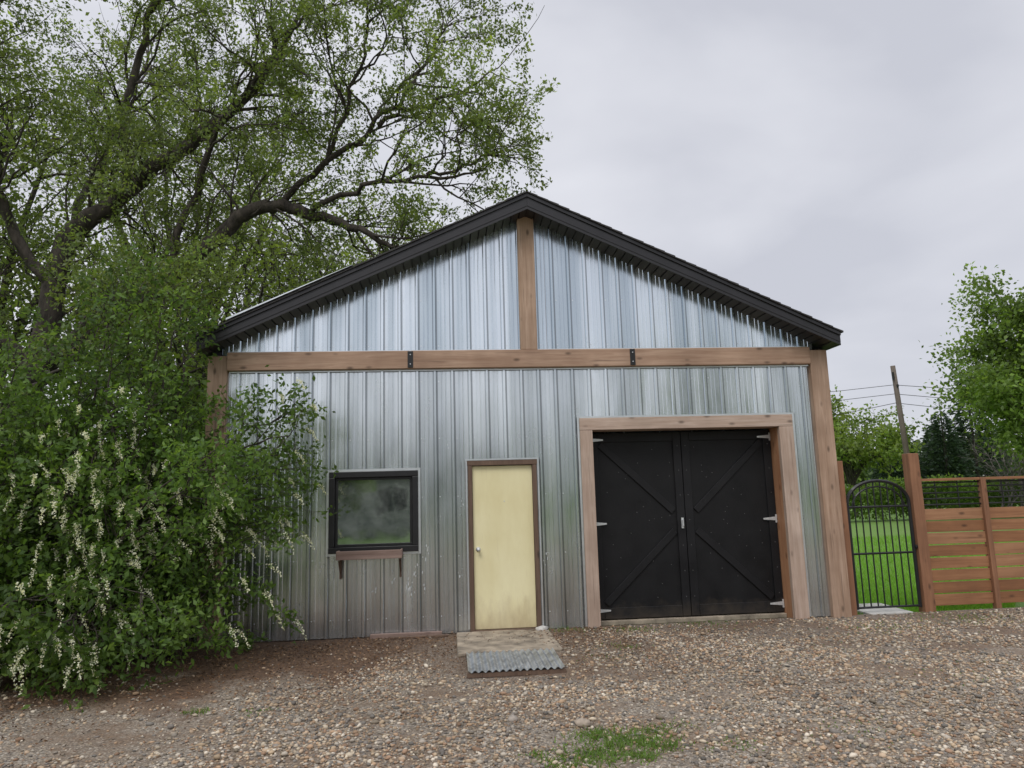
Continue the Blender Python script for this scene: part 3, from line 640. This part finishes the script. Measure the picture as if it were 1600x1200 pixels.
def spruce(x,y,h,w,seed):
    r=np.random.default_rng(seed); E_=empty('spruce_tree'); m=MB(); m.cyl((x,y,-.1),(x,y,h),.16,7,.02); m.obj('trunk',bark_m,E_)
    n=int(6500*h/8); t=1-np.sqrt(1-r.random(n)*.985); z=.3+(h-.3)*t; th=r.random(n)*6.283
    fr=(z*1.7+np.sin(th*3)*.15)%1.0; br=w*(1-t)**.85*(.6+.55*(1-fr))*(.85+.25*np.sin(th*5+np.floor(z*1.7)*2.1)); rr=br*r.random(n)**.35
    P=np.stack([x+rr*np.cos(th),y+rr*np.sin(th),z-rr*.22],1)
    a=np.stack([np.cos(th),np.sin(th),r.normal(-.15,.3,n)],1)+r.normal(0,.25,(n,3)); a/=np.linalg.norm(a,axis=1)[:,None]; b=np.cross(a,r.normal(0,1,(n,3))); b/=np.linalg.norm(b,axis=1)[:,None]
    leafmesh('needles',P,a,b,r.uniform(.2,.42,n),np.array([(.030,.055,.030)])*r.uniform(.6,1.5,(n,1)),leaf_m,.35,E_)
spruce(31.8,40,6.2,2.2,51); spruce(33.8,41,6.1,2.2,52); spruce(36.2,40,7.8,2.3,53); spruce(39.3,41,10.8,3.0,54); spruce(37.6,43,7.0,2.5,55)

UP=empty('utility_pole')
m=MB(); m.cyl((19.9,20,-.1),(19.55,20,6.85),.13,10,.10); m.obj('pole',wood_pole,UP,0,True)
m=MB(); m.cyl((19.45,19.9,6.2),(19.45,19.9,6.55),.05,8); m.cyl((19.6,19.88,5.9),(19.6,19.88,6.0),.05,6); m.obj('insulator',blk,UP)
m=MB()
def wire(p,q,s):
    p=Vector(p);q=Vector(q);k=14;pr=p
    for i in range(1,k+1):
        t=i/k; c=p.lerp(q,t); c.z-=s*4*t*(1-t); m.cyl(pr,c,.014,4); pr=c
wire((19.5,20,6.0),(-6,34,8.2),.9); wire((19.5,20,5.6),(-6,34,7.5),.9)
wire((19.5,20,6.0),(52,27,7.4),.7); wire((19.5,20,5.6),(52,27,6.7),.8); wire((19.5,20,5.2),(52,30,6.2),.8); wire((19.5,20,5.2),(10,31,4.6),.3)
m.obj('power_lines',blk)

HH=empty('house')
hy=-26
siding_w=plain('house_siding',(.26,.27,.26),.7,0,.08,3)
box('walls',(-9,4,hy-7,hy,0,3.0),siding_w,HH,0)
m=MB(); m.v=[(-9.4,hy+.4,2.95),(4.4,hy+.4,2.95),(4.4,hy-3.5,4.6),(-9.4,hy-3.5,4.6),(-9.4,hy-7.4,2.95),(4.4,hy-7.4,2.95)]; m.f=[(0,1,2,3),(3,2,5,4),(0,3,4),(1,5,2)]; m.obj('roof',shingle,HH)
m=MB()
for x in (-7.5,-3.6,1.2):
    m.box(x,x+.12,hy,hy+.06,.9,2.3); m.box(x+1.5,x+1.62,hy,hy+.06,.9,2.3); m.box(x+.12,x+1.5,hy,hy+.06,2.18,2.3); m.box(x+.12,x+1.5,hy,hy+.06,.9,1.02); m.box(x+.77,x+.85,hy,hy+.06,1.02,2.18)
m.obj('window_trim',plain('white_trim',(.5,.5,.49),.5,0,.05),HH)
m=MB()
for x in (-7.5,-3.6,1.2): m.quad((x+.12,hy+.02,1.02),(x+1.5,hy+.02,1.02),(x+1.5,hy+.02,2.18),(x+.12,hy+.02,2.18))
m.obj('window_panes',plain('dark_panes',(.02,.025,.03),.1),HH)
crown_tree('elm_tree',(-4.9,-20),1.2,2.6,1.5,1.8,61,12,(.15,.26),LG,.16,1.2)
crown_tree('elm_tree',(12,-24),2.0,5,3.0,3.0,62,10,(.18,.3),LG,.22,1.2)

# ------------------------------------------------------------------ sky and light
w=bpy.data.worlds.new('World'); S.world=w; w.use_nodes=True; nt=w.node_tree; bg=nt.nodes['Background']
sky=nt.nodes.new('ShaderNodeTexSky'); sky.sky_type='NISHITA'; sky.sun_disc=False; sky.sun_elevation=rad(52); sky.sun_rotation=rad(205)
tc=nt.nodes.new('ShaderNodeTexCoord'); mp=nt.nodes.new('ShaderNodeMapping'); mp.inputs['Scale'].default_value=(1,1,2.2); mp.inputs['Location'].default_value=(.3,0,.2); nt.links.new(tc.outputs['Generated'],mp.inputs[0])
no=nt.nodes.new('ShaderNodeTexNoise'); no.inputs['Scale'].default_value=1.9; no.inputs['Detail'].default_value=5; no.inputs['Roughness'].default_value=.45; no.inputs['Distortion'].default_value=.4; nt.links.new(mp.outputs[0],no.inputs[0])
rp=nt.nodes.new('ShaderNodeValToRGB'); e=rp.color_ramp.elements; e[0].position=.33;e[0].color=(.61,.625,.695,1); e[1].position=.64;e[1].color=(.86,.87,.925,1); nt.links.new(no.outputs[0],rp.inputs[0])
sp=nt.nodes.new('ShaderNodeSeparateXYZ'); nt.links.new(tc.outputs['Generated'],sp.inputs[0])
mr=nt.nodes.new('ShaderNodeMapRange'); mr.inputs['From Min'].default_value=.62; mr.inputs['From Max'].default_value=1; mr.inputs['To Min'].default_value=1; mr.inputs['To Max'].default_value=2.4; nt.links.new(sp.outputs[2],mr.inputs[0])
ml=nt.nodes.new('ShaderNodeVectorMath'); ml.operation='SCALE'; nt.links.new(rp.outputs[0],ml.inputs[0]); nt.links.new(mr.outputs[0],ml.inputs['Scale'])
sc=nt.nodes.new('ShaderNodeVectorMath'); sc.operation='SCALE'; sc.inputs['Scale'].default_value=.1; nt.links.new(sky.outputs[0],sc.inputs[0])
mx=nt.nodes.new('ShaderNodeMixRGB'); mx.inputs[0].default_value=.95; nt.links.new(sc.outputs[0],mx.inputs[1]); nt.links.new(ml.outputs[0],mx.inputs[2])
nt.links.new(mx.outputs[0],bg.inputs[0]); bg.inputs[1].default_value=1.0
sl=bpy.data.lights.new('sun','SUN'); sl.energy=1.5; sl.angle=rad(25); sl.color=(1,.97,.93)
so=bpy.data.objects.new('sun',sl); COL.objects.link(so)
az=rad(205); el=rad(52); dv=Vector((math.sin(az)*math.cos(el),math.cos(az)*math.cos(el),math.sin(el))); so.rotation_euler=dv.to_track_quat('Z','Y').to_euler()
S.view_settings.view_transform='Standard'; S.view_settings.look='None'; S.view_settings.exposure=0

cd=bpy.data.cameras.new('camera'); cd.sensor_width=36; cd.lens=36*1110/1600; cd.clip_end=2000; cd.clip_start=.05
co=bpy.data.objects.new('camera',cd); COL.objects.link(co)
M=Matrix.Rotation(-rad(5.18),4,'Z')@Matrix.Rotation(math.pi/2+rad(8.85),4,'X')@Matrix.Rotation(-rad(1.61),4,'Z')
M.translation=Vector((0,-9.3,1.7)); co.matrix_world=M; S.camera=co
